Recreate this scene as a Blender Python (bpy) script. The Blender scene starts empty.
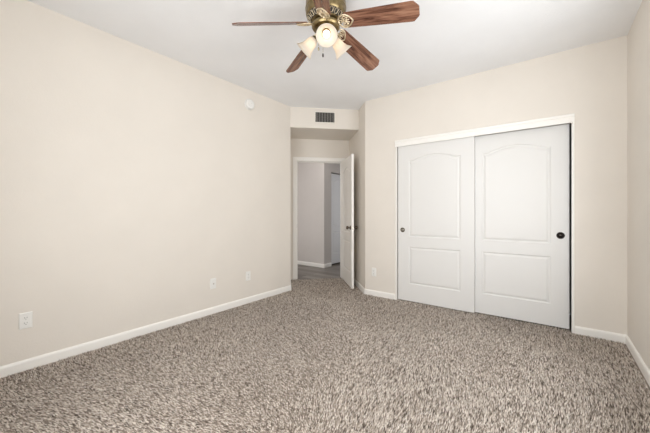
import bpy, bmesh, math, random
from mathutils import Vector, Matrix
random.seed(7)
PI = math.pi
scene = bpy.context.scene
C = scene.collection

# ------------------------------------------------------------------ camera
YAW = math.radians(37.1)
FPX, HORIZON = 299.0, 212.0
cam_d = bpy.data.cameras.new('camera')
cam = bpy.data.objects.new('camera', cam_d)
C.objects.link(cam)
cam_d.sensor_fit = 'HORIZONTAL'
cam_d.sensor_width = 36.0
cam_d.lens = FPX / 650.0 * 36.0
cam_d.shift_y = -(216.5 - HORIZON) / 650.0
cam_d.clip_start = 0.02
cam.location = (0, 0, 1.17)
cam.rotation_euler = (PI / 2, 0, YAW)
scene.camera = cam

# ------------------------------------------------------------------ world, daylight, exposure
scene.view_settings.view_transform = 'Standard'
scene.view_settings.look = 'None'
scene.view_settings.gamma = 1
scene.view_settings.exposure = 0.15
scene.view_settings.use_curve_mapping = False
scene.cycles.max_bounces = 16
scene.cycles.diffuse_bounces = 12
scene.cycles.transmission_bounces = 12
scene.cycles.transparent_max_bounces = 16
scene.cycles.sample_clamp_indirect = 6.0
w = bpy.data.worlds.new('daylight')
scene.world = w
w.use_nodes = True
w.node_tree.nodes['Background'].inputs[0].default_value = (0.80, 0.90, 1.0, 1)
w.node_tree.nodes['Background'].inputs[1].default_value = 1.0


def area(name, loc, rot, sx, sy, power, col):
    l = bpy.data.lights.new(name, 'AREA')
    l.shape = 'RECTANGLE'
    l.size, l.size_y, l.energy, l.color = sx, sy, power, col
    o = bpy.data.objects.new(name, l)
    o.location, o.rotation_euler = loc, rot
    C.objects.link(o)
    return o


TILT = math.radians(10)      # window lamps tipped upward, added to brighten the ceiling
# daylight arriving through the window of the wall behind the camera
area('window_daylight', (-0.85, -0.72, 1.30), (PI / 2 + TILT, 0, 0), 1.9, 1.7, 74, (1.0, 0.995, 0.985))
# fill lamp outside an added right-wall window, evens out the left wall
area('side_window_fill', (0.91, 1.95, 1.30), (PI / 2 + TILT, 0, PI / 2), 2.2, 1.6, 54, (1.0, 0.995, 0.985))
# added fill lamp under the hall ceiling, brightens the hall walls
area('hall_fill', (-3.55, 4.38, 2.66), (0, 0, 0), 0.3, 0.3, 5, (1.0, 0.96, 0.94))
# daylight reaching the hall from the rooms along it
area('hall_daylight', (-4.75, 3.2, 1.15), (PI / 2, 0, -0.3), 0.9, 1.7, 12, (1.0, 0.98, 0.96))
area('far_hall_fill', (-2.35, 7.0, 1.25), (PI / 2, 0, math.radians(140)), 0.7, 1.9, 8, (0.97, 0.985, 1.0))  # added fill lamp, brightens the hall door and the wall around it


# ------------------------------------------------------------------ materials
def lin(r, g, b):
    f = lambda c: (c / 255 / 12.92) if c / 255 <= 0.04045 else ((c / 255 + 0.055) / 1.055) ** 2.4
    return (f(r), f(g), f(b), 1)


def mat(name, col, rough=0.5, metal=0.0, spec=0.5):
    m = bpy.data.materials.new(name)
    m.use_nodes = True
    b = m.node_tree.nodes['Principled BSDF']
    b.inputs['Base Color'].default_value = col
    b.inputs['Roughness'].default_value = rough
    b.inputs['Metallic'].default_value = metal
    b.inputs['Specular IOR Level'].default_value = spec
    return m, m.node_tree, b


def coords(nt, scale=(1, 1, 1)):
    tc = nt.nodes.new('ShaderNodeTexCoord')
    mp = nt.nodes.new('ShaderNodeMapping')
    mp.inputs['Scale'].default_value = scale
    nt.links.new(tc.outputs['Object'], mp.inputs['Vector'])
    return mp.outputs['Vector']


def noise(nt, vec, scale, detail=2, rough=0.5, dist=0.0):
    n = nt.nodes.new('ShaderNodeTexNoise')
    n.inputs['Scale'].default_value = scale
    n.inputs['Detail'].default_value = detail
    n.inputs['Roughness'].default_value = rough
    n.inputs['Distortion'].default_value = dist
    nt.links.new(vec, n.inputs['Vector'])
    return n


def ramp(nt, fac, stops):
    r = nt.nodes.new('ShaderNodeValToRGB')
    e = r.color_ramp.elements
    while len(e) < len(stops):
        e.new(0.5)
    for el, (p, c) in zip(e, stops):
        el.position, el.color = p, c
    nt.links.new(fac, r.inputs['Fac'])
    return r.outputs['Color']


def bump(nt, b, height, strength, dist):
    n = nt.nodes.new('ShaderNodeBump')
    n.inputs['Strength'].default_value = strength
    n.inputs['Distance'].default_value = dist
    nt.links.new(height, n.inputs['Height'])
    nt.links.new(n.outputs['Normal'], b.inputs['Normal'])


def paint(name, col, rough=0.6, tex=0.25):
    """rolled wall paint over a light orange-peel texture"""
    m, nt, b = mat(name, col, rough, 0, 0.3)
    v = coords(nt)
    n = noise(nt, v, 95, 3, 0.6)
    c = tuple(x * 0.965 for x in col[:3]) + (1,)
    n2 = noise(nt, v, 2.3, 3, 0.6)
    nt.links.new(ramp(nt, n2.outputs['Fac'], [(0.3, c), (0.7, col)]), b.inputs['Base Color'])
    bump(nt, b, n.outputs['Fac'], tex, 0.004)
    return m


M = {}
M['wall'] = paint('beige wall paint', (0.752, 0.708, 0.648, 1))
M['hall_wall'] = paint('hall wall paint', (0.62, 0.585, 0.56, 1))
M['ceiling'] = paint('ceiling paint', (0.85, 0.86, 0.875, 1), 0.8, 0.35)
M['trim'] = mat('white trim paint', (0.86, 0.845, 0.81, 1), 0.38)[0]
M['door'] = mat('white door paint', (0.735, 0.73, 0.715, 1), 0.42)[0]
M['door_hall'] = mat('white hall door paint', (0.80, 0.81, 0.83, 1), 0.42)[0]
M['plastic'] = mat('white plastic', (0.80, 0.795, 0.77, 1), 0.35)[0]
M['vent_frame'] = mat('off-white vent paint', (0.78, 0.75, 0.69, 1), 0.45)[0]
M['slot'] = mat('dark slot', (0.05, 0.045, 0.04, 1), 0.6)[0]
M['grey'] = mat('grey louver paint', (0.47, 0.455, 0.43, 1), 0.5)[0]
M['dark'] = mat('dark recess', (0.035, 0.033, 0.03, 1), 0.8)[0]
M['bronze'] = mat('dark bronze', (0.025, 0.021, 0.018, 1), 0.22, 0.8)[0]
M['nickel'] = mat('satin nickel', (0.42, 0.39, 0.35, 1), 0.3, 1.0)[0]
M['knob'] = mat('aged bronze', (0.17, 0.14, 0.11, 1), 0.28, 1.0)[0]
M['chrome'] = mat('pull chain metal', (0.45, 0.40, 0.30, 1), 0.35, 1.0)[0]
M['duct_wood'] = mat('dark chain pendant', (0.03, 0.02, 0.015, 1), 0.4)[0]

m, nt, b = mat('antique brass', (0.30, 0.22, 0.10, 1), 0.32, 1.0)
n = noise(nt, coords(nt), 30, 4, 0.6)
nt.links.new(ramp(nt, n.outputs['Fac'], [(0.3, (0.15, 0.112, 0.052, 1)), (0.7, (0.33, 0.255, 0.135, 1))]), b.inputs['Base Color'])
M['brass'] = m
m, nt, b = mat('lit cast brass', (0.80, 0.68, 0.48, 1), 0.38, 0.7)  # brass under light, its brightness put into a paler colour
n = noise(nt, coords(nt), 60, 3, 0.6)
nt.links.new(ramp(nt, n.outputs['Fac'], [(0.35, (0.55, 0.43, 0.26, 1)), (0.65, (0.90, 0.80, 0.62, 1))]), b.inputs['Base Color'])
M['iron'] = m

# stained wood of the fan blades, grain along local x
m, nt, b = mat('cherry wood', (0.2, 0.08, 0.05, 1), 0.27)
v = coords(nt, (1.6, 17, 17))
n = noise(nt, v, 1.6, 5, 0.62, 0.9)
v2 = coords(nt, (5, 140, 140))
n2 = noise(nt, v2, 1.0, 3, 0.5)
wv = nt.nodes.new('ShaderNodeMath'); wv.operation = 'MULTIPLY_ADD'
nt.links.new(n2.outputs['Fac'], wv.inputs[0]); wv.inputs[1].default_value = 0.35
nt.links.new(n.outputs['Fac'], wv.inputs[2])
nt.links.new(ramp(nt, wv.outputs[0], [(0.50, (0.050, 0.018, 0.011, 1)), (0.60, (0.140, 0.062, 0.038, 1)),
                                      (0.70, (0.225, 0.108, 0.068, 1)), (0.84, (0.31, 0.165, 0.105, 1))]), b.inputs['Base Color'])
M['wood'] = m

# frosted glass of the lamp shades
m = bpy.data.materials.new('frosted glass'); m.use_nodes = True
nt = m.node_tree; nt.nodes.clear()
out = nt.nodes.new('ShaderNodeOutputMaterial')
tr = nt.nodes.new('ShaderNodeBsdfTranslucent'); tr.inputs[0].default_value = (0.80, 0.72, 0.60, 1)
df = nt.nodes.new('ShaderNodeBsdfDiffuse'); df.inputs[0].default_value = (0.90, 0.87, 0.82, 1)
gl = nt.nodes.new('ShaderNodeBsdfGlossy'); gl.inputs['Roughness'].default_value = 0.25
m1 = nt.nodes.new('ShaderNodeMixShader'); m1.inputs[0].default_value = 0.45
m2 = nt.nodes.new('ShaderNodeMixShader'); m2.inputs[0].default_value = 0.06
nt.links.new(tr.outputs[0], m1.inputs[1]); nt.links.new(df.outputs[0], m1.inputs[2])
nt.links.new(m1.outputs[0], m2.inputs[1]); nt.links.new(gl.outputs[0], m2.inputs[2])
nt.links.new(m2.outputs[0], out.inputs[0])
M['shade'] = m

m = bpy.data.materials.new('lit bulb'); m.use_nodes = True
nt = m.node_tree; nt.nodes.clear()
out = nt.nodes.new('ShaderNodeOutputMaterial')
em = nt.nodes.new('ShaderNodeEmission')
em.inputs[0].default_value = (1.0, 0.80, 0.58, 1); em.inputs[1].default_value = 4.5
nt.links.new(em.outputs[0], out.inputs[0])
M['bulb'] = m

# window glass
m = bpy.data.materials.new('clear window glass'); m.use_nodes = True
nt = m.node_tree; nt.nodes.clear()
out = nt.nodes.new('ShaderNodeOutputMaterial')
tr = nt.nodes.new('ShaderNodeBsdfTransparent')
gl = nt.nodes.new('ShaderNodeBsdfGlossy'); gl.inputs['Roughness'].default_value = 0.02
m1 = nt.nodes.new('ShaderNodeMixShader'); m1.inputs[0].default_value = 0.05
nt.links.new(tr.outputs[0], m1.inputs[1]); nt.links.new(gl.outputs[0], m1.inputs[2])
nt.links.new(m1.outputs[0], out.inputs[0])
M['glass'] = m

# frieze carpet: the backing, and the yarn whose colour is spun per tuft
M['carpet'] = mat('carpet backing', (0.30, 0.25, 0.21, 1), 0.95, 0, 0.05)[0]
m, nt, b = mat('frieze yarn', (0.4, 0.34, 0.29, 1), 0.9, 0, 0.1)
at = nt.nodes.new('ShaderNodeAttribute'); at.attribute_name = 'yarn'
nt.links.new(ramp(nt, at.outputs['Fac'], [(0.0, (0.055, 0.038, 0.027, 1)), (0.28, (0.44, 0.372, 0.315, 1)),
                                          (0.70, (0.72, 0.64, 0.565, 1)), (1.0, (0.92, 0.86, 0.79, 1))]), b.inputs['Base Color'])
M['yarn'] = m

# grey wood-look planks of the hall
m, nt, b = mat('grey planks', (0.2, 0.18, 0.165, 1), 0.38)
br = nt.nodes.new('ShaderNodeTexBrick')
nt.links.new(coords(nt), br.inputs['Vector'])
br.inputs['Scale'].default_value = 1.0
br.inputs['Brick Width'].default_value = 1.2
br.inputs['Row Height'].default_value = 0.15
br.inputs['Mortar Size'].default_value = 0.0025
br.inputs['Color1'].default_value = (0.125, 0.107, 0.094, 1)
br.inputs['Color2'].default_value = (0.31, 0.28, 0.25, 1)
br.inputs['Mortar'].default_value = (0.07, 0.06, 0.055, 1)
gn = noise(nt, coords(nt, (3, 40, 1)), 1.5, 4, 0.6)
mx = nt.nodes.new('ShaderNodeMixRGB'); mx.blend_type = 'MULTIPLY'; mx.inputs[0].default_value = 0.6
nt.links.new(br.outputs['Color'], mx.inputs[1])
nt.links.new(ramp(nt, gn.outputs['Fac'], [(0.3, (0.55, 0.55, 0.55, 1)), (0.7, (1, 1, 1, 1))]), mx.inputs[2])
nt.links.new(mx.outputs[0], b.inputs['Base Color'])
M['planks'] = m


# ------------------------------------------------------------------ mesh helpers
def obj(name, bm, material, parent=None, smooth=False, bevel=0.0, loc=None, rot=None):
    bmesh.ops.recalc_face_normals(bm, faces=bm.faces[:])
    me = bpy.data.meshes.new(name)
    bm.to_mesh(me); bm.free()
    for p in me.polygons:
        p.use_smooth = smooth
    me.materials.append(material)
    o = bpy.data.objects.new(name, me)
    C.objects.link(o)
    if parent: o.parent = parent
    if loc: o.location = loc
    if rot: o.rotation_euler = rot
    if bevel:
        md = o.modifiers.new('bevel', 'BEVEL')
        md.width = bevel; md.segments = 2; md.limit_method = 'ANGLE'
    return o


def empty(name, loc, rot=(0, 0, 0)):
    o = bpy.data.objects.new(name, None)
    o.empty_display_size = 0.1
    o.location, o.rotation_euler = loc, rot
    C.objects.link(o)
    return o


def tag(o, label, cat, group=None, kind=None):
    o['label'] = label; o['category'] = cat
    if group: o['group'] = group
    if kind: o['kind'] = kind
    return o


def struct(o, label=None, cat=None):
    o['kind'] = 'structure'
    if label: o['label'] = label
    if cat: o['category'] = cat
    return o


def add_box(bm, x0, x1, y0, y1, z0, z1):
    v = [bm.verts.new(p) for p in ((x0, y0, z0), (x1, y0, z0), (x1, y1, z0), (x0, y1, z0),
                                   (x0, y0, z1), (x1, y0, z1), (x1, y1, z1), (x0, y1, z1))]
    for f in ((0, 3, 2, 1), (4, 5, 6, 7), (0, 1, 5, 4), (1, 2, 6, 5), (2, 3, 7, 6), (3, 0, 4, 7)):
        bm.faces.new([v[i] for i in f])


def add_prism(bm, pts, z0, z1):
    a = [bm.verts.new((p[0], p[1], z0)) for p in pts]
    t = [bm.verts.new((p[0], p[1], z1)) for p in pts]
    bm.faces.new(a[::-1]); bm.faces.new(t)
    n = len(pts)
    for i in range(n):
        bm.faces.new((a[i], a[(i + 1) % n], t[(i + 1) % n], t[i]))


def add_lathe(bm, prof, seg=32, mtx=None):
    """prof = [(radius, z)...] turned about z"""
    rings = []
    for r, z in prof:
        if r < 1e-6:
            rings.append([bm.verts.new((0, 0, z))])
        else:
            rings.append([bm.verts.new((r * math.cos(2 * PI * k / seg), r * math.sin(2 * PI * k / seg), z)) for k in range(seg)])
    for a, c in zip(rings, rings[1:]):
        for k in range(seg):
            k2 = (k + 1) % seg
            if len(a) == 1 and len(c) == 1: continue
            if len(a) == 1: bm.faces.new((a[0], c[k2], c[k]))
            elif len(c) == 1: bm.faces.new((a[k], a[k2], c[0]))
            else: bm.faces.new((a[k], a[k2], c[k2], c[k]))
    if mtx:
        vs = [v for r in rings for v in r]
        bmesh.ops.transform(bm, matrix=mtx, verts=vs)


def add_tube(bm, pts, r, seg=8, closed_ends=True):
    pts = [Vector(p) for p in pts]
    rad = r if isinstance(r, (list, tuple)) else [r] * len(pts)
    rings = []
    up = Vector((0, 0, 1))
    for i, p in enumerate(pts):
        t = (pts[min(i + 1, len(pts) - 1)] - pts[max(i - 1, 0)]).normalized()
        a = t.cross(up)
        if a.length < 1e-3: a = t.cross(Vector((1, 0, 0)))
        a.normalize(); bb = t.cross(a)
        rings.append([bm.verts.new(p + (a * math.cos(2 * PI * k / seg) + bb * math.sin(2 * PI * k / seg)) * rad[i]) for k in range(seg)])
    for a, c in zip(rings, rings[1:]):
        for k in range(seg):
            bm.faces.new((a[k], a[(k + 1) % seg], c[(k + 1) % seg], c[k]))
    if closed_ends:
        bm.faces.new(rings[0][::-1]); bm.faces.new(rings[-1])


def add_sweep(bm, path, prof, side=1):
    """profile [(offset towards the room, z)] along a plan polyline with mitred corners"""
    P = [Vector((p[0], p[1])) for p in path]
    nrm = []
    for a, c in zip(P, P[1:]):
        d = (c - a).normalized()
        nrm.append(Vector((-d.y, d.x)) * side)
    rings = []
    for i, p in enumerate(P):
        if i == 0: m_ = nrm[0]
        elif i == len(P) - 1: m_ = nrm[-1]
        else:
            m_ = (nrm[i - 1] + nrm[i]).normalized()
            m_ = m_ / m_.dot(nrm[i])
        rings.append([bm.verts.new((p.x + m_.x * o, p.y + m_.y * o, z)) for o, z in prof])
    n = len(prof)
    for a, c in zip(rings, rings[1:]):
        for k in range(n):
            bm.faces.new((a[k], a[(k + 1) % n], c[(k + 1) % n], c[k]))
    bm.faces.new(rings[0][::-1]); bm.faces.new(rings[-1])


def new(): return bmesh.new()


def box_obj(name, material, boxes, parent=None, bevel=0.0):
    bm = new()
    for bx in boxes: add_box(bm, *bx)
    return obj(name, bm, material, parent, bevel=bevel)


# ------------------------------------------------------------------ the plan
S2 = math.sqrt(0.5)
def A(s, a):                       # the diagonal entry alcove: s across (rightwards), a inwards
    return ((s - a) * S2, (s + a) * S2)


XL, XR, YB, YF, H = -3.10, 0.54, 3.735, -0.35, 2.74
S0, S1 = 0.103, 1.149              # alcove side walls
A0, A1, A2 = 4.487, 5.186, 5.30    # soffit face, door wall face, its hall side
AR = 4.126                         # outer corner of the alcove's right wall
O0, O1, OZ = 0.23, 1.012, 2.05     # door opening
SOF = 2.435
Lc, Rc = A(S0, A0), A(S1, AR)
CX0, CX1, CZ = -1.65, 0.157, 2.05  # closet opening

# floor and ceiling
bm = new()
add_prism(bm, [(XL, YF), (XR, YF), (XR, YB), Rc, A(S1, A1), A(S0, A1), Lc], -0.12, 0)
struct(obj('floor', bm, M['carpet']), 'bedroom floor under the carpet pile', 'floor')
bm = new()
add_prism(bm, [(XL - .1, YF - .1), (XR + .1, YF - .1), (XR + .1, YB + .115), (Rc[0] + .04, YB + .115), A(S1 + .1, A0), A(S0 - .1, A0), (XL - .1, Lc[1] + .04)], H, H + .1)
struct(obj('ceiling', bm, M['ceiling']), 'flat off-white bedroom ceiling', 'ceiling')
bm = new()
add_prism(bm, [A(S0, A0), A(S1, A0), A(S1, A1), A(S0, A1)], SOF, H)
struct(obj('ceiling_alcove', bm, M['wall']), 'dropped beige soffit above the bedroom door alcove', 'soffit')

# walls
bm = new()
add_prism(bm, [(XL, YF - .1), Lc, A(S0 - .1, A0 + .0414), (XL - .1, YF - .1)], 0, H)
struct(obj('wall_left', bm, M['wall']), 'long plain beige wall on the left', 'wall')
bm = new()
add_prism(bm, [Lc, A(S0, A1), A(S0 - .1, A1), A(S0 - .1, A0 + .0414)], 0, H)
struct(obj('wall_alcove_left', bm, M['wall']), 'left side wall of the door alcove', 'wall')
bm = new()
add_prism(bm, [A(S1, A1), Rc, (Rc[0] + .0477, YB + .115), A(S1 + .1155, A1)], 0, H)
struct(obj('wall_alcove_right', bm, M['wall']), 'right side wall of the door alcove behind the open door', 'wall')
bm = new()
J = .018                          # door jamb thickness
add_prism(bm, [A(S0 - .1, A1), A(O0 - J, A1), A(O0 - J, A2), A(S0 - .1, A2)], 0, H)
add_prism(bm, [A(O1 + J, A1), A(S1 + .1155, A1), A(S1 + .1155, A2), A(O1 + J, A2)], 0, H)
add_prism(bm, [A(O0 - J, A1), A(O1 + J, A1), A(O1 + J, A2), A(O0 - J, A2)], OZ + J, H)
struct(obj('wall_alcove_back', bm, M['wall']), 'end wall of the alcove holding the bedroom door', 'wall')
bm = new()
add_prism(bm, [Rc, (CX0, YB), (CX0, YB + .115), (Rc[0] + .0477, YB + .115)], 0, H)
add_box(bm, CX0, CX1, YB, YB + .115, CZ + .05, H)
add_box(bm, CX1, XR + .1, YB, YB + .115, 0, H)
struct(obj('wall_back', bm, M['wall']), 'beige wall with the white sliding closet doors', 'wall')

# right wall with an added window for fill light beside the camera, front wall with the window behind the camera
def wall_with_hole(name, label, axis, lo, hi, p0, p1, h0, h1, z0, z1):
    bm = new()
    for a0, a1, c0, c1 in ((lo, h0, 0, H), (h1, hi, 0, H), (h0, h1, 0, z0), (h0, h1, z1, H)):
        if axis == 'x': add_box(bm, a0, a1, p0, p1, c0, c1)
        else: add_box(bm, p0, p1, a0, a1, c0, c1)
    return struct(obj(name, bm, M['wall']), label, 'wall')


wall_with_hole('wall_right', 'narrow strip of beige wall on the right', 'y', YF, YB, XR, XR + .1, 0.98, 2.88, 0.6, 2.2)
wall_with_hole('wall_front', 'beige wall behind the viewer', 'x', XL, XR + .1, YF - .1, YF, -1.75, 0.05, 0.5, 2.2)


def window(name, label, w_, h_, loc, rz):
    root = struct(empty(name, loc, (0, 0, rz)), label, 'window')
    bm = new(); t = .045
    for bx in ((0, t, -.03, .03, 0, h_), (w_ - t, w_, -.03, .03, 0, h_), (t, w_ - t, -.03, .03, 0, t), (t, w_ - t, -.03, .03, h_ - t, h_),
               (w_ / 2 - .025, w_ / 2 + .025, -.025, .025, t, h_ - t)):
        add_box(bm, *bx)
    obj('window_frame', bm, M['trim'], root)
    box_obj('pane', M['glass'], [(t, w_ - t, -.003, .003, t, h_ - t)], root)


window('window_1', 'white framed window behind the viewer', 1.8, 1.7, (-1.75, YF - .06, .5), 0)
window('added_window', 'added unseen white framed window on the right wall, for fill light', 1.9, 1.6, (XR + .06, .98, .6), PI / 2)

# closet interior
box_obj('wall_closet', M['wall'], [(CX0 - .18, CX0 - .10, YB + .115, 4.42, 0, H), (CX1 + .14, CX1 + .22, YB + .115, 4.42, 0, H),
                                  (CX0 - .18, CX1 + .22, 4.42, 4.5, 0, H), (CX0 - .10, CX1 + .14, YB + .115, 4.42, CZ + .3, H)])['kind'] = 'structure'
box_obj('floor_closet', M['carpet'], [(CX0 - .10, CX1 + .14, YB, 4.42, -.1, -.002)])['kind'] = 'structure'

# hall beyond the door
HX, HY = -3.79, 4.98
bm = new()
add_prism(bm, [A(O0, A1), A(O1, A1), A(O1, A2 + .01), A(2.6, A2 + .01), (-1.6, 7.5), (-5.3, 7.5), (-5.3, 3.3), A(-.4, A2 + .01), A(O0, A2 + .01)], -.12, -.004)
struct(obj('floor_hall', bm, M['planks']), 'grey wood plank floor of the hall', 'floor')
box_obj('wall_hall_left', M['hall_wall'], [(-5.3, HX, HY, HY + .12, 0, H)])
struct(bpy.data.objects['wall_hall_left'], 'pale hall wall seen through the doorway', 'wall')
HD0, HD1 = 5.235, 6.0
bm = new()
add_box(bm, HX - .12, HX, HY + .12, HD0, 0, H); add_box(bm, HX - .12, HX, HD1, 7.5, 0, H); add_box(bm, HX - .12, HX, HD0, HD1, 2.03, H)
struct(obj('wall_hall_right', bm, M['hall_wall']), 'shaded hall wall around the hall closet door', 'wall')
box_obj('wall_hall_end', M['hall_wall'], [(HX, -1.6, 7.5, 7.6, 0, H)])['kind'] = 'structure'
bm = new(); add_prism(bm, [A(2.55, A2 + .01), (-1.7, 7.5), (-1.6, 7.5), A(2.67, A2 + .01)], 0, H)
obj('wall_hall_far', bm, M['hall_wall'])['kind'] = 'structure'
bm = new(); add_prism(bm, [A(S1 + .12, A2), A(2.67, A2), A(2.67, A2 - .1), A(S1 + .12, A2 - .1)], 0, H)
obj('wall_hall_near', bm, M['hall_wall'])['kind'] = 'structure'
bm = new(); add_prism(bm, [A(S0 - .105, A2), A(-1.2, A2), A(-1.2, A2 - .1), A(S0 - .105, A2 - .1)], 0, H)
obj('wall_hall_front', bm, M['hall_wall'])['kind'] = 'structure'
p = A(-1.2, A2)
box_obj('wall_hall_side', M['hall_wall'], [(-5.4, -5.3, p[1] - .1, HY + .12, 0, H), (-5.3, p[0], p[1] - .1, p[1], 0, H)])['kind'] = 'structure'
box_obj('wall_hall_closet', M['dark'], [(HX - .7, HX - .12, HD0 - .1, HD0, 0, H), (HX - .7, HX - .12, HD1, HD1 + .1, 0, H), (HX - .8, HX - .7, HD0 - .1, HD1 + .1, 0, H)])['kind'] = 'structure'  # walls coloured near-black to stand for the shade behind the door gaps
bm = new()
add_prism(bm, [A(S0 - .1, A2), A(2.67, A2), (-1.6, 7.6), (-5.4, 7.6), (-5.4, p[1] - .1), A(-1.2, A2)], H, H + .1)
obj('ceiling_hall', bm, M['ceiling'])['kind'] = 'structure'

# ------------------------------------------------------------------ carpet pile
import numpy as np
def carpet_pile():
    rng = np.random.default_rng(3)
    sp = 0.0085
    gx, gy = np.meshgrid(np.arange(-3.75, XR, sp), np.arange(YF, 4.6, sp))
    x = (gx + rng.uniform(-.5, .5, gx.shape) * sp).ravel(); y = (gy + rng.uniform(-.5, .5, gx.shape) * sp).ravel()
    s, a = (x + y) * S2, (y - x) * S2
    e = .023
    room = (x > XL + e) & (x < XR - e) & (y > YF + e) & (y < YB - e)
    room &= (x > CX0 - .0) | (y < YB - e)
    alc = (s > S0 + e) & (s < S1 - e) & (a < A1 - .022) & (a > 3.9)
    cut = (a > A0 - .01) & ~((s > S0 + e) & (s < S1 - e) & (a < A1 - .004))   # behind the alcove's walls
    cut |= (s < S0 + e) & (x < XL + e)
    clo = (x > CX0 + .02) & (x < CX1 - .004) & (y >= YB - e) & (y < YB + .09)
    keep = (room & ~cut) | (alc & ((y < YB - e) | (s < S1 - e))) | clo
    x, y = x[keep], y[keep]
    n = len(x)
    # which way the pile lies: broad brushed patches
    def field(k, seed):
        r = np.random.default_rng(seed); f = np.zeros(n)
        for i in range(k):
            w_ = r.uniform(.8, 5.5); th = r.uniform(0, 2 * PI); ph = r.uniform(0, 2 * PI)
            f += np.sin(w_ * (x * np.cos(th) + y * np.sin(th)) + ph + 1.2 * np.sin(1.7 * x + ph) * np.cos(1.3 * y)) / (.6 + .22 * w_)
        return f / math.sqrt(k)
    lay_ = np.tanh(1.3 * field(9, 11)); lay2 = .8 * field(7, 5)
    ln = rng.uniform(.008, .019, n) 
    th = rng.uniform(0, 2 * PI, n); jit = rng.uniform(.15, .9, n)
    lx = (.7 * lay2 + jit * np.cos(th)) * .0095; ly = (1.6 * lay_ + jit * np.sin(th)) * .0095
    r = rng.uniform(.0024, .0046, n)
    V = np.zeros((n, 4, 3)); ph = rng.uniform(0, 2 * PI, n)
    for k in range(3):
        V[:, k, 0] = x + r * np.cos(ph + 2 * PI * k / 3); V[:, k, 1] = y + r * np.sin(ph + 2 * PI * k / 3); V[:, k, 2] = .0002
    V[:, 3, 0] = x + lx; V[:, 3, 1] = y + ly; V[:, 3, 2] = ln
    base = (np.arange(n) * 4)[:, None, None]
    F_ = (base + np.array([[0, 1, 3], [1, 2, 3], [2, 0, 3]])[None]).reshape(-1)
    me = bpy.data.meshes.new('carpet_pile')
    me.vertices.add(n * 4); me.vertices.foreach_set('co', V.reshape(-1))
    me.loops.add(n * 9); me.loops.foreach_set('vertex_index', F_.astype(np.int32))
    me.polygons.add(n * 3); me.polygons.foreach_set('loop_start', np.arange(0, n * 9, 3, dtype=np.int32))
    me.polygons.foreach_set('loop_total', np.full(n * 3, 3, dtype=np.int32))
    me.update(calc_edges=True)
    col = np.clip(rng.beta(0.75, 0.85, n) + .0 * lay_, 0, 1)
    at_ = me.attributes.new('yarn', 'FLOAT', 'POINT')
    at_.data.foreach_set('value', np.repeat(col, 4).astype(np.float32))
    me.materials.append(M['yarn'])
    o = bpy.data.objects.new('carpet_pile', me); C.objects.link(o)
    return tag(o, 'shaggy beige and brown flecked carpet pile across the bedroom floor', 'carpet', kind='stuff')


carpet_pile()

# ------------------------------------------------------------------ baseboards
BP = [(0, 0), (.014, 0), (.014, .062), (.011, .073), (.004, .080), (0, .080)]
def baseboard(name, path, side, label):
    bm = new(); add_sweep(bm, path, BP, side)
    struct(obj(name, bm, M['trim']), label, 'baseboard')


baseboard('baseboard_left', [(XL, YF), Lc, A(S0, A1)], -1, 'white baseboard along the left wall')
baseboard('baseboard_back', [A(S1, A1), Rc, (CX0 - .002, YB)], -1, 'white baseboard between the open door and the closet')
baseboard('baseboard_right', [(CX1 + .024, YB), (XR, YB), (XR, YF)], -1, 'white baseboard around the right corner')
baseboard('baseboard_front', [(XR - .02, YF), (XL + .02, YF)], -1, 'white baseboard behind the viewer')
baseboard('baseboard_hall', [(-5.3, HY), (HX, HY), (HX, HD0 - .002)], -1, 'white baseboard around the hall wall corner')

# ------------------------------------------------------------------ door casings and closet trim
def frameA(name, m_, boxes, label, kindcat='trim'):
    """boxes given in alcove (s, a, z) coordinates"""
    bm = new()
    for s0, s1, a0, a1, z0, z1 in boxes:
        add_prism(bm, [A(s0, a0), A(s1, a0), A(s1, a1), A(s0, a1)], z0, z1)
    return struct(obj(name, bm, m_, bevel=.004), label, kindcat)


CW = .07
frameA('trim_1', M['trim'], [(O0 - CW, O0 - .005, A1 - .016, A1, 0, OZ + CW), (O1 + .005, O1 + CW, A1 - .016, A1, 0, OZ + CW),
                             (O0 - .005, O1 + .005, A1 - .016, A1, OZ + .005, OZ + CW)], 'white casing around the bedroom doorway')
tj = frameA('trim_2', M['trim'], [(O0 - J, O0, A1, A2, 0, OZ + J), (O1, O1 + J, A1, A2, 0, OZ + J), (O0, O1, A1, A2, OZ, OZ + J),
                                  (O0, O0 + .012, A1 + .04, A1 + .075, 0, OZ), (O0 + .012, O1, A1 + .04, A1 + .075, OZ - .012, OZ)],
            'white jamb lining the bedroom doorway')
bm = new(); add_prism(bm, [A(O0, A1 + .008), A(O0 + .003, A1 + .008), A(O0 + .003, A1 + .034), A(O0, A1 + .034)], .90, .957)
obj('strike_plate', bm, M['nickel'], tj)
# closet header board with its small crown, and side strips
bm = new()
prof = [(0, 2.03), (.018, 2.03), (.018, 2.085), (.024, 2.09), (.026, 2.108), (.020, 2.115), (0, 2.115)]
add_sweep(bm, [(CX0, YB), (CX1 + .022, YB)], prof, -1)
struct(obj('trim_3', bm, M['trim']), 'white header board across the top of the closet opening', 'trim')
struct(box_obj('trim_4', M['trim'], [(CX1, CX1 + .022, YB - .004, YB + .115, 0, 2.03)], bevel=.002), 'white strip right of the closet doors', 'trim')
struct(box_obj('trim_5', M['trim'], [(CX0, CX0 + .018, YB + .001, YB + .115, 0, 2.03)], bevel=.002), 'white strip left of the closet doors', 'trim')
struct(box_obj('trim_6', M['nickel'], [(CX0 + .02, CX1 - .002, YB + .008, YB + .1, CZ + .03, CZ + .05)]), 'sliding door track hidden above the closet doors', 'trim')


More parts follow.
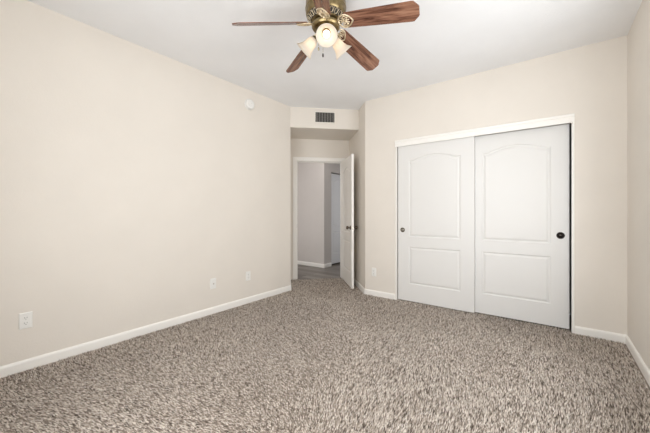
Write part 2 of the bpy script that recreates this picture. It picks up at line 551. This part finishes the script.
# ------------------------------------------------------------------ two-panel arched doors
def door_slab(w_, h_, t, stile, both=True):
    """front face at y=0 looking -y; lower panel square, upper panel with a cambered top"""
    bm = new()
    xl, xr = stile, w_ - stile
    zl0, zl1, zu0, zsh, rise = .222, .702, .832, 1.815, .062
    N = 24
    def top(u):
        k = (2 * u - 1) / .86
        if abs(k) >= 1: return zsh
        e = 1 - k * k
        return zsh + rise * (e ** 1.15)
    def face(y, sgn):
        def V(x, z, d=0): return bm.verts.new((x, y + sgn * d, z))
        def quad(x0, x1, z0, z1):
            bm.faces.new([V(x0, z0), V(x1, z0), V(x1, z1), V(x0, z1)])
        quad(0, xl, 0, h_); quad(xr, w_, 0, h_)
        quad(xl, xr, 0, zl0); quad(xl, xr, zl1, zu0)
        us = [i / N for i in range(N + 1)]
        for a, c in zip(us, us[1:]):
            bm.faces.new([V(xl + (xr - xl) * a, top(a)), V(xl + (xr - xl) * c, top(c)), V(xl + (xr - xl) * c, h_), V(xl + (xr - xl) * a, h_)])
        steps = [(0, 0), (.006, .008), (.016, .009), (.030, .003), (.034, .002)]
        def outline(arch, i, d):
            x0, x1 = xl + i, xr - i
            z0 = (zu0 if arch else zl0) + i
            pts = [(x0, z0), (x1, z0)]
            if arch:
                for u in us[::-1]:
                    pts.append((x0 + (x1 - x0) * u, top(u) - i))
            else:
                pts += [(x1, zl1 - i), (x0, zl1 - i)]
            return [V(px, pz, d) for px, pz in pts]
        for arch in (True, False):
            prev = None
            for i, d in steps:
                ring = outline(arch, i, d)
                if prev:
                    n = len(ring)
                    for k in range(n):
                        bm.faces.new((prev[k], prev[(k + 1) % n], ring[(k + 1) % n], ring[k]))
                prev = ring
            bm.faces.new(prev)
    face(0, 1)
    if both: face(t, -1)
    else: bm.faces.new([bm.verts.new(q) for q in ((0, t, 0), (0, t, h_), (w_, t, h_), (w_, t, 0))])
    for q in (((0, 0, 0), (w_, 0, 0), (w_, t, 0), (0, t, 0)), ((0, 0, h_), (0, t, h_), (w_, t, h_), (w_, 0, h_)),
              ((0, 0, 0), (0, t, 0), (0, t, h_), (0, 0, h_)), ((w_, 0, 0), (w_, 0, h_), (w_, t, h_), (w_, t, 0))):
        bm.faces.new([bm.verts.new(p) for p in q])
    bmesh.ops.remove_doubles(bm, verts=bm.verts[:], dist=1e-5)
    return bm


def cup_pull(name, root, x, z, r, m_rim, m_cup, proud=.006):
    rot = Matrix.Translation((x, 0, z)) @ Matrix.Rotation(PI / 2, 4, 'X')
    bm = new()
    add_lathe(bm, [(0, .0015), (r * .62, .0015), (r * .70, proud * .8), (r * .86, proud), (r, proud * .5), (r, 0), (0, 0)], 28, rot)
    o = obj(name, bm, m_rim, root, smooth=True)
    bm = new()
    add_lathe(bm, [(0, .0045), (r * .3, .004), (r * .60, .0022), (r * .60, .0016), (0, .0016)], 24, rot)
    obj('cup', bm, m_cup, o, smooth=True)
    return o


# closet doors
def closet_door(name, loc, w_, label, px, rim, cup, r):
    root = struct(empty(name, loc), label, 'door')
    obj('door_panel', door_slab(w_, 2.02, .035, .148, False), M['door'], root)
    k = cup_pull('finger_pull', root, px, .918, r, rim, cup)
    return root, k


cd, k = closet_door('door_1', (-1.617, YB + .012, .018), .917, 'left white sliding closet door with arched panel and nickel finger pull', .062, M['knob'], M['nickel'], .030)
cd2, k = closet_door('door_2', (-.772, YB + .057, .018), .915, 'right white sliding closet door with arched panel and dark bronze pull', .915 - .068, M['bronze'], M['bronze'], .034)

# bedroom door, hinged on the right jamb and swung open into the alcove
DW, DT = .772, .035
hx, hy = A(O1, A1 - .008)
# closed the slab runs from the hinge towards smaller s; opened by OPEN degrees into the room
OPEN = math.radians(90.3)
dirx = Vector((-S2, -S2, 0))                      # hinge -> latch when closed
root = struct(empty('door_3', (hx, hy, .016), (0, 0, PI + PI / 4 + OPEN)), 'white arched two panel bedroom door standing open into the room', 'door')
# local x from hinge to latch; local -y is the face towards the opening
o = obj('door_panel', door_slab(DW, 2.03, DT, .115, True), M['trim'], root)  # whiter paint than the closet doors, stands in for missing light
def knob(y0, sgn, x, z):
    rot = Matrix.Translation((x, y0, z)) @ Matrix.Rotation(PI / 2 * sgn, 4, 'X')
    bm = new()
    add_lathe(bm, [(0, 0), (.032, 0), (.032, .004), (.026, .010), (.013, .013), (.0115, .030), (.017, .036), (.026, .045), (.028, .056), (.022, .066), (.010, .070), (0, .0705)], 28, rot)
    return bm
kb = obj('door_knob', knob(0, 1, DW - .062, .915), M['knob'], root, smooth=True)
kb = obj('door_knob', knob(DT, -1, DW - .062, .915), M['knob'], root, smooth=True)
box_obj('latch_plate', M['nickel'], [(DW, DW + .0015, DT / 2 - .012, DT / 2 + .012, .885, .942)], root)
for z in (.2, 1.0, 1.82):
    bm = new(); add_lathe(bm, [(0, -.045), (.006, -.045), (.006, .045), (0, .045)], 12, Matrix.Translation((-.006, DT / 2 + .0, z)))
    obj('hinge', bm, M['nickel'], root, smooth=True)

# hall closet door
root = struct(empty('door_4', (HX - .03, HD0 + .004, .035), (0, 0, PI / 2)), 'shaded white arched panel door at the end of the hall', 'door')
obj('door_panel', door_slab(.757, 1.975, .035, .115, False), M['door_hall'], root)


# ------------------------------------------------------------------ wall plates
def plate(name, loc, rz, label, cat, style, group=None):
    """plate centre at loc, facing local -y"""
    root = tag(empty(name, loc, (0, 0, rz)), label, cat, group)
    w2, h2 = .0365, .059
    bm = new()
    pts = lambda i, y: [bm.verts.new(q) for q in ((-w2 + i, y, -h2 + i), (w2 - i, y, -h2 + i), (w2 - i, y, h2 - i), (-w2 + i, y, h2 - i))]
    r0, r1, r2 = pts(0, 0), pts(0, -.005), pts(.006, -.0085)
    for a, c in ((r0, r1), (r1, r2)):
        for k in range(4): bm.faces.new((a[k], a[(k + 1) % 4], c[(k + 1) % 4], c[k]))
    bm.faces.new(r2); bm.faces.new(r0[::-1])
    obj('cover_plate', bm, M['plastic'], root)
    F = Matrix.Rotation(PI / 2, 4, 'X')
    if style == 'duplex':
        for sz in (-.0195, .0195):
            bm = new()
            add_lathe(bm, [(0, .0085), (.0165, .0085), (.0165, .0105), (.0155, .0112), (0, .0112)], 24, Matrix.Translation((0, 0, sz)) @ F @ Matrix.Diagonal((1, .86, 1, 1)))
            rc = obj('receptacle', bm, M['plastic'], root)
            bm = new()
            add_box(bm, -.0078, -.0052, -.0118, -.0110, sz - .001, sz + .008)
            add_box(bm, .0052, .0078, -.0118, -.0110, sz + .001, sz + .008)
            add_lathe(bm, [(0, .0110), (.0026, .0110), (.0026, .0118), (0, .0118)], 12, Matrix.Translation((0, 0, sz - .0075)) @ F)
            obj('slot', bm, M['slot'], rc)
        bm = new(); add_lathe(bm, [(0, .0080), (.003, .0080), (.003, .0095), (0, .0098)], 12, F)
        obj('screw', bm, M['plastic'], root)
    elif style == 'coax':
        bm = new()
        add_lathe(bm, [(0, .008), (.0075, .008), (.0075, .011), (.0046, .011), (.0046, .019), (.002, .019), (.002, .013), (0, .013)], 16, F)
        obj('coax_jack', bm, M['nickel'], root, smooth=True)
        for sz in (-.042, .042):
            bm = new(); add_lathe(bm, [(0, .0080), (.003, .0080), (.003, .0092), (0, .0095)], 12, Matrix.Translation((0, 0, sz)) @ F)
            obj('screw', bm, M['plastic'], root)
    elif style == 'jack':
        bm = new(); add_box(bm, -.0165, .0165, -.0105, -.008, -.033, .033)
        ins = obj('insert', bm, M['plastic'], root, bevel=.001)
        bm = new()
        for sz in (-.014, .014): add_box(bm, -.006, .006, -.0112, -.0104, sz - .006, sz + .006)
        obj('port', bm, M['slot'], ins)
        for sz in (-.048, .048):
            bm = new(); add_lathe(bm, [(0, .0080), (.003, .0080), (.003, .0092), (0, .0095)], 12, Matrix.Translation((0, 0, sz)) @ F)
            obj('screw', bm, M['plastic'], root)
    return root


plate('electrical_outlet', (XL, .428, .368), PI / 2, 'white duplex outlet on the left wall nearest the viewer', 'outlet', 'duplex')
plate('coax_plate', (XL, 1.965, .348), PI / 2, 'white cable jack plate with a centre stud low on the left wall', 'wall plate', 'coax')
plate('electrical_outlet', (XL, 2.462, .350), PI / 2, 'white outlet on the left wall nearest the doorway', 'outlet', 'duplex')
plate('electrical_outlet', (-1.968, YB, .334), 0, 'small white outlet between the open door and the closet', 'outlet', 'duplex')

# smoke detector on the left wall
root = tag(empty('smoke_detector', (XL, 2.478, 2.552), (0, 0, PI / 2)), 'round white smoke detector high on the left wall', 'smoke detector')
F = Matrix.Rotation(PI / 2, 4, 'X')
bm = new(); add_lathe(bm, [(0, 0), (.071, 0), (.071, .010), (.068, .012), (0, .012)], 40, F)
obj('base', bm, M['plastic'], root, smooth=False)
bm = new(); add_lathe(bm, [(.055, .012), (.066, .014), (.066, .026), (.060, .034), (.042, .040), (.040, .038), (.020, .040), (0, .041)], 40, F)
cv = obj('cover', bm, M['plastic'], root, smooth=True)
bm = new()
for k in range(24):
    mtx = F @ Matrix.Rotation(2 * PI * k / 24, 4, 'Z')
    vs = len(bm.verts)
    add_box(bm, .0655, .0668, -.0045, .0045, .016, .021)
    bm.verts.ensure_lookup_table()
    bmesh.ops.transform(bm, matrix=mtx, verts=bm.verts[vs:])
obj('sensing_slots', bm, M['grey'], cv)
bm = new(); add_lathe(bm, [(0, .040), (.011, .040), (.011, .043), (0, .0435)], 20, F)
obj('test_button', bm, M['plastic'], root, smooth=True)

# supply register on the soffit
VW, VH = .29, .148
vx, vy = A(.622, A0)
root = tag(empty('air_vent', (vx, vy, 2.602), (0, 0, PI / 4)), 'small rectangular air vent with grey louvers above the bedroom door', 'vent')
fr = .014
bm = new()
for bx in ((-VW / 2 - fr, -VW / 2, -.010, 0, -VH / 2 - fr, VH / 2 + fr), (VW / 2, VW / 2 + fr, -.010, 0, -VH / 2 - fr, VH / 2 + fr),
           (-VW / 2, VW / 2, -.010, 0, -VH / 2 - fr, -VH / 2), (-VW / 2, VW / 2, -.010, 0, VH / 2, VH / 2 + fr)):
    add_box(bm, *bx)
obj('frame', bm, M['vent_frame'], root, bevel=.002)
box_obj('backing', M['dark'], [(-VW / 2, VW / 2, -.0012, -.0002, -VH / 2, VH / 2)], root)
bm = new()
nl = 12
for k in range(nl):
    x = -VW / 2 + (k + .5) * VW / nl
    v = [bm.verts.new(q) for q in ((x - .0035, -.0095, -VH / 2), (x + .0022, -.0015, -VH / 2), (x + .0032, -.0020, -VH / 2), (x - .0022, -.0100, -VH / 2))]
    t = [bm.verts.new((q.co.x, q.co.y, VH / 2)) for q in v]
    bm.faces.new(v[::-1]); bm.faces.new(t)
    for j in range(4): bm.faces.new((v[j], v[(j + 1) % 4], t[(j + 1) % 4], t[j]))
obj('louvers', bm, M['grey'], root)

# ------------------------------------------------------------------ ceiling fan
ca, sa = math.cos(YAW), math.sin(YAW)
def cam2room(x, d): return (x * ca - d * sa, x * sa + d * ca)
fx, fy = cam2room(0.006, 2.177)
fan = tag(empty('ceiling_fan', (fx, fy, 0), (0, 0, YAW)), 'antique brass ceiling fan with five cherry wood blades and three lit frosted shades', 'ceiling fan')
# (the fan's local axes follow x = right, y = away as measured)
bm = new()
add_lathe(bm, [(0, H), (.088, H), (.092, 2.728), (.092, 2.716), (.130, 2.710), (.143, 2.698), (.146, 2.685), (.146, 2.652), (.149, 2.648), (.149, 2.640),
               (.146, 2.636), (.146, 2.612), (.142, 2.594), (.136, 2.587), (.104, 2.556), (.098, 2.550), (.080, 2.545), (.080, 2.534), (0, 2.534)], 56)
mh = obj('motor_housing', bm, M['brass'], fan, smooth=True)
mh.data.materials[0] = M['brass']
md = mh.modifiers.new('es', 'EDGE_SPLIT'); md.split_angle = math.radians(35)
# pierced filigree band round the bevel of the housing
bm = new(); bd = new()
for k in range(20):
    a = 2 * PI * k / 20
    R_ = Matrix.Rotation(a, 4, 'Z')
    p0, p1 = Vector((.1365, 0, 2.586)), Vector((.1055, 0, 2.556))
    dz = (p1 - p0)
    tn = Vector((0, 1, 0))
    nrm = Vector((.7, 0, -.72)) * .002
    loop = []
    for j in range(13):
        th = 2 * PI * j / 12
        u = .5 + .42 * math.sin(th)
        loop.append(R_ @ (p0 + dz * u + tn * (.0115 * math.cos(th)) + nrm))
    add_tube(bm, loop, .0020, 5)
    add_tube(bm, [R_ @ (p0 + dz * .1 + nrm + tn * .018), R_ @ (p0 + dz * .5 + nrm + tn * .0135), R_ @ (p0 + dz * .9 + nrm + tn * .014)], .0022, 5)
fb = obj('filigree_band', bm, M['iron'], mh, smooth=True)
add_lathe(bd, [(.1355, 2.5855), (.1358, 2.5848), (.1062, 2.5558), (.1052, 2.5556)], 48)  # solid dark ring, shade of the pierced holes put in as colour
obj('band_dark_ring', bd, M['dark'], fb)
# flywheel under the motor
bm = new(); add_lathe(bm, [(0, 2.534), (.098, 2.534), (.102, 2.529), (.102, 2.514), (.094, 2.503), (.060, 2.497), (0, 2.497)], 40)
obj('flywheel', bm, M['brass'], fan)
# switch housing and light fitter
bm = new()
add_lathe(bm, [(0, 2.497), (.056, 2.497), (.062, 2.490), (.064, 2.478), (.064, 2.452), (.068, 2.448), (.068, 2.440), (.060, 2.432), (.050, 2.414), (.030, 2.402), (.014, 2.396), (.012, 2.386), (.006, 2.380), (0, 2.379)], 40)
obj('switch_housing', bm, M['brass'], fan, smooth=True)

BR0, BR1 = .140, .66
def blade_bm():
    bm = new(); t = .0028
    out = [(BR0, -.046), (BR0, .046)]
    out = [(BR0 + .012, -.056), (BR0, -.040), (BR0, .040), (BR0 + .012, .056), (.40, .063), (.612, .068), (.626, .066), (BR1 - .004, .036), (BR1, .028), (BR1, -.028), (BR1 - .004, -.036), (.626, -.066), (.612, -.068), (.40, -.063)]
    a = [bm.verts.new((x, y, t)) for x, y in out]; c = [bm.verts.new((x, y, -t)) for x, y in out]
    bm.faces.new(a); bm.faces.new(c[::-1]); n = len(out)
    for k in range(n): bm.faces.new((a[k], c[k], c[(k + 1) % n], a[(k + 1) % n]))
    return bm


def spiral(cx, cy, r0, r1, a0, a1, z, n=22):
    return [(cx + (r0 + (r1 - r0) * i / n) * math.cos(a0 + (a1 - a0) * i / n), cy + (r0 + (r1 - r0) * i / n) * math.sin(a0 + (a1 - a0) * i / n), z) for i in range(n + 1)]


def iron_bm():
    """cast blade bracket: two scrolls in a heart shaped rim under the blade root"""
    bm = new(); z = -.008
    for s in (1, -1):
        rim = [(.140, 0, z), (.150, s * .018, z), (.166, s * .036, z), (.188, s * .046, z), (.212, s * .044, z), (.234, s * .030, z), (.250, s * .012, z), (.258, 0, z)]
        fine_ = []
        for p_, q in zip(rim, rim[1:]):
            for j in range(3): fine_.append(tuple(p_[i] + (q[i] - p_[i]) * j / 3 for i in range(3)))
        add_tube(bm, fine_ + [rim[-1]], .0056, 6)
        add_tube(bm, spiral(.194, s * .021, .021, .004, -s * .5 * PI, s * 2.0 * PI, z), .0044, 6)
        add_tube(bm, [(.155, s * .012, z), (.178, s * .004, z), (.205, s * .003, z), (.232, s * .010, z)], .0035, 6)
        add_lathe(bm, [(0, -.015), (.005, -.013), (.006, -.009), (.006, -.003), (0, -.003)], 10, Matrix.Translation((.218, s * .022, 0)))
    bmesh.ops.translate(bm, vec=(-.048, 0, 0), verts=bm.verts[:])
    return bm


R_BL, PIT, DROOP, TH0 = .18, math.radians(-24.4), math.radians(8.1), math.radians(191.5)
bl_mesh = ir_mesh = None
for k in range(5):
    a = TH0 - math.radians(72) * k
    rad = Vector((math.cos(a), math.sin(a), 0)); tan = Vector((-math.sin(a), math.cos(a), 0)); up = Vector((0, 0, 1))
    rd = rad * math.cos(DROOP) - up * math.sin(DROOP)
    n0 = rd.cross(tan)
    tt = tan * math.cos(PIT) + n0 * math.sin(PIT)
    nn = rd.cross(tt)
    org = rad * R_BL + Vector((0, 0, 2.522)) - rd * R_BL
    mtx = Matrix(((rd.x, tt.x, nn.x, org.x), (rd.y, tt.y, nn.y, org.y), (rd.z, tt.z, nn.z, org.z), (0, 0, 0, 1)))
    if k == 0:
        bl = obj('fan_blade', blade_bm(), M['wood'], fan, bevel=.0015)
        bl_mesh = bl.data
    else:
        bl = bl0.copy(); C.objects.link(bl); bl.parent = fan
    if k == 0: bl0 = bl
    bl.matrix_local = mtx
    if k == 0:
        ir0 = ir = obj('blade_bracket', iron_bm(), M['iron'], bl, smooth=True)
    else:
        ir = ir0.copy(); C.objects.link(ir); ir.parent = bl
    ir.matrix_local = Matrix.Identity(4)
    # arm from the flywheel out to the bracket
    e = mtx @ Vector((.108, 0, -.007))
    bm = new()
    st = Vector((rad.x * .070, rad.y * .070, 2.519))
    mid = (st + e) / 2 + Vector((0, 0, -.004))
    add_tube(bm, [st, st * .6 + mid * .4, mid, mid * .4 + e * .6, e], [.012, .011, .009, .008, .009], 10)
    obj('bracket_arm', bm, M['iron'], fan, smooth=True)

# three lamp shades
def lamp(az, tilt, rneck, zneck):
    ax = Vector((math.cos(az) * math.sin(tilt), math.sin(az) * math.sin(tilt), -math.cos(tilt)))
    org = Vector((math.cos(az) * rneck, math.sin(az) * rneck, zneck))
    q = ax.to_track_quat('Z', 'Y').to_matrix().to_4x4()
    mtx = Matrix.Translation(org) @ q
    # arm and socket
    bm = new()
    s0 = Vector((math.cos(az) * .040, math.sin(az) * .040, 2.444))
    add_tube(bm, [s0, (s0 + org) / 2 + Vector((0, 0, .004)), org + ax * .006], .011, 10)
    add_lathe(bm, [(0, -.004), (.018, -.004), (.026, .004), (.027, .026), (.024, .030), (0, .030)], 24, mtx)
    arm = obj('lamp_arm', bm, M['brass'], fan, smooth=True)
    # bell shade: outside then inside
    o_ = [(.026, .012), (.031, .020), (.037, .036), (.040, .054), (.043, .074), (.050, .094), (.060, .111), (.071, .124), (.0730, .127)]
    i_ = [(r - .003, z) for r, z in o_[::-1]]
    bm = new(); add_lathe(bm, o_ + i_, 40, mtx)
    sh = obj('lamp_shade', bm, M['shade'], fan, smooth=True)
    bm = new()
    add_lathe(bm, [(0, .030), (.012, .030), (.013, .042), (.019, .054), (.0245, .068), (.025, .080), (.020, .091), (.010, .097), (0, .099)], 24, mtx)
    obj('bulb', bm, M['bulb'], sh, smooth=True)


for az, tilt, rn in ((-88, 49, .052), (164, 48, .076), (26, 46, .060)):
    lamp(math.radians(az), math.radians(tilt), rn, 2.450)

# pull chains
def chain(x, y, z0, z1, m_):
    bm = new()
    n = int((z0 - z1) / .006)
    for i in range(n):
        add_lathe(bm, [(0, .0026), (.0020, .0012), (.0020, -.0012), (0, -.0026)], 6, Matrix.Translation((x, y, z0 - i * .006)))
    ch = obj('pull_chain', bm, M['chrome'], fan, smooth=True)
    bm = new(); add_lathe(bm, [(0, 0), (.003, -.002), (.0055, -.012), (.0060, -.020), (.004, -.028), (0, -.030)], 14, Matrix.Translation((x, y, z1)))
    obj('chain_pendant', bm, m_, ch, smooth=True)


chain(-.052, -.032, 2.452, 2.355, M['chrome'])
chain(-.020, -.060, 2.452, 2.295, M['duct_wood'])
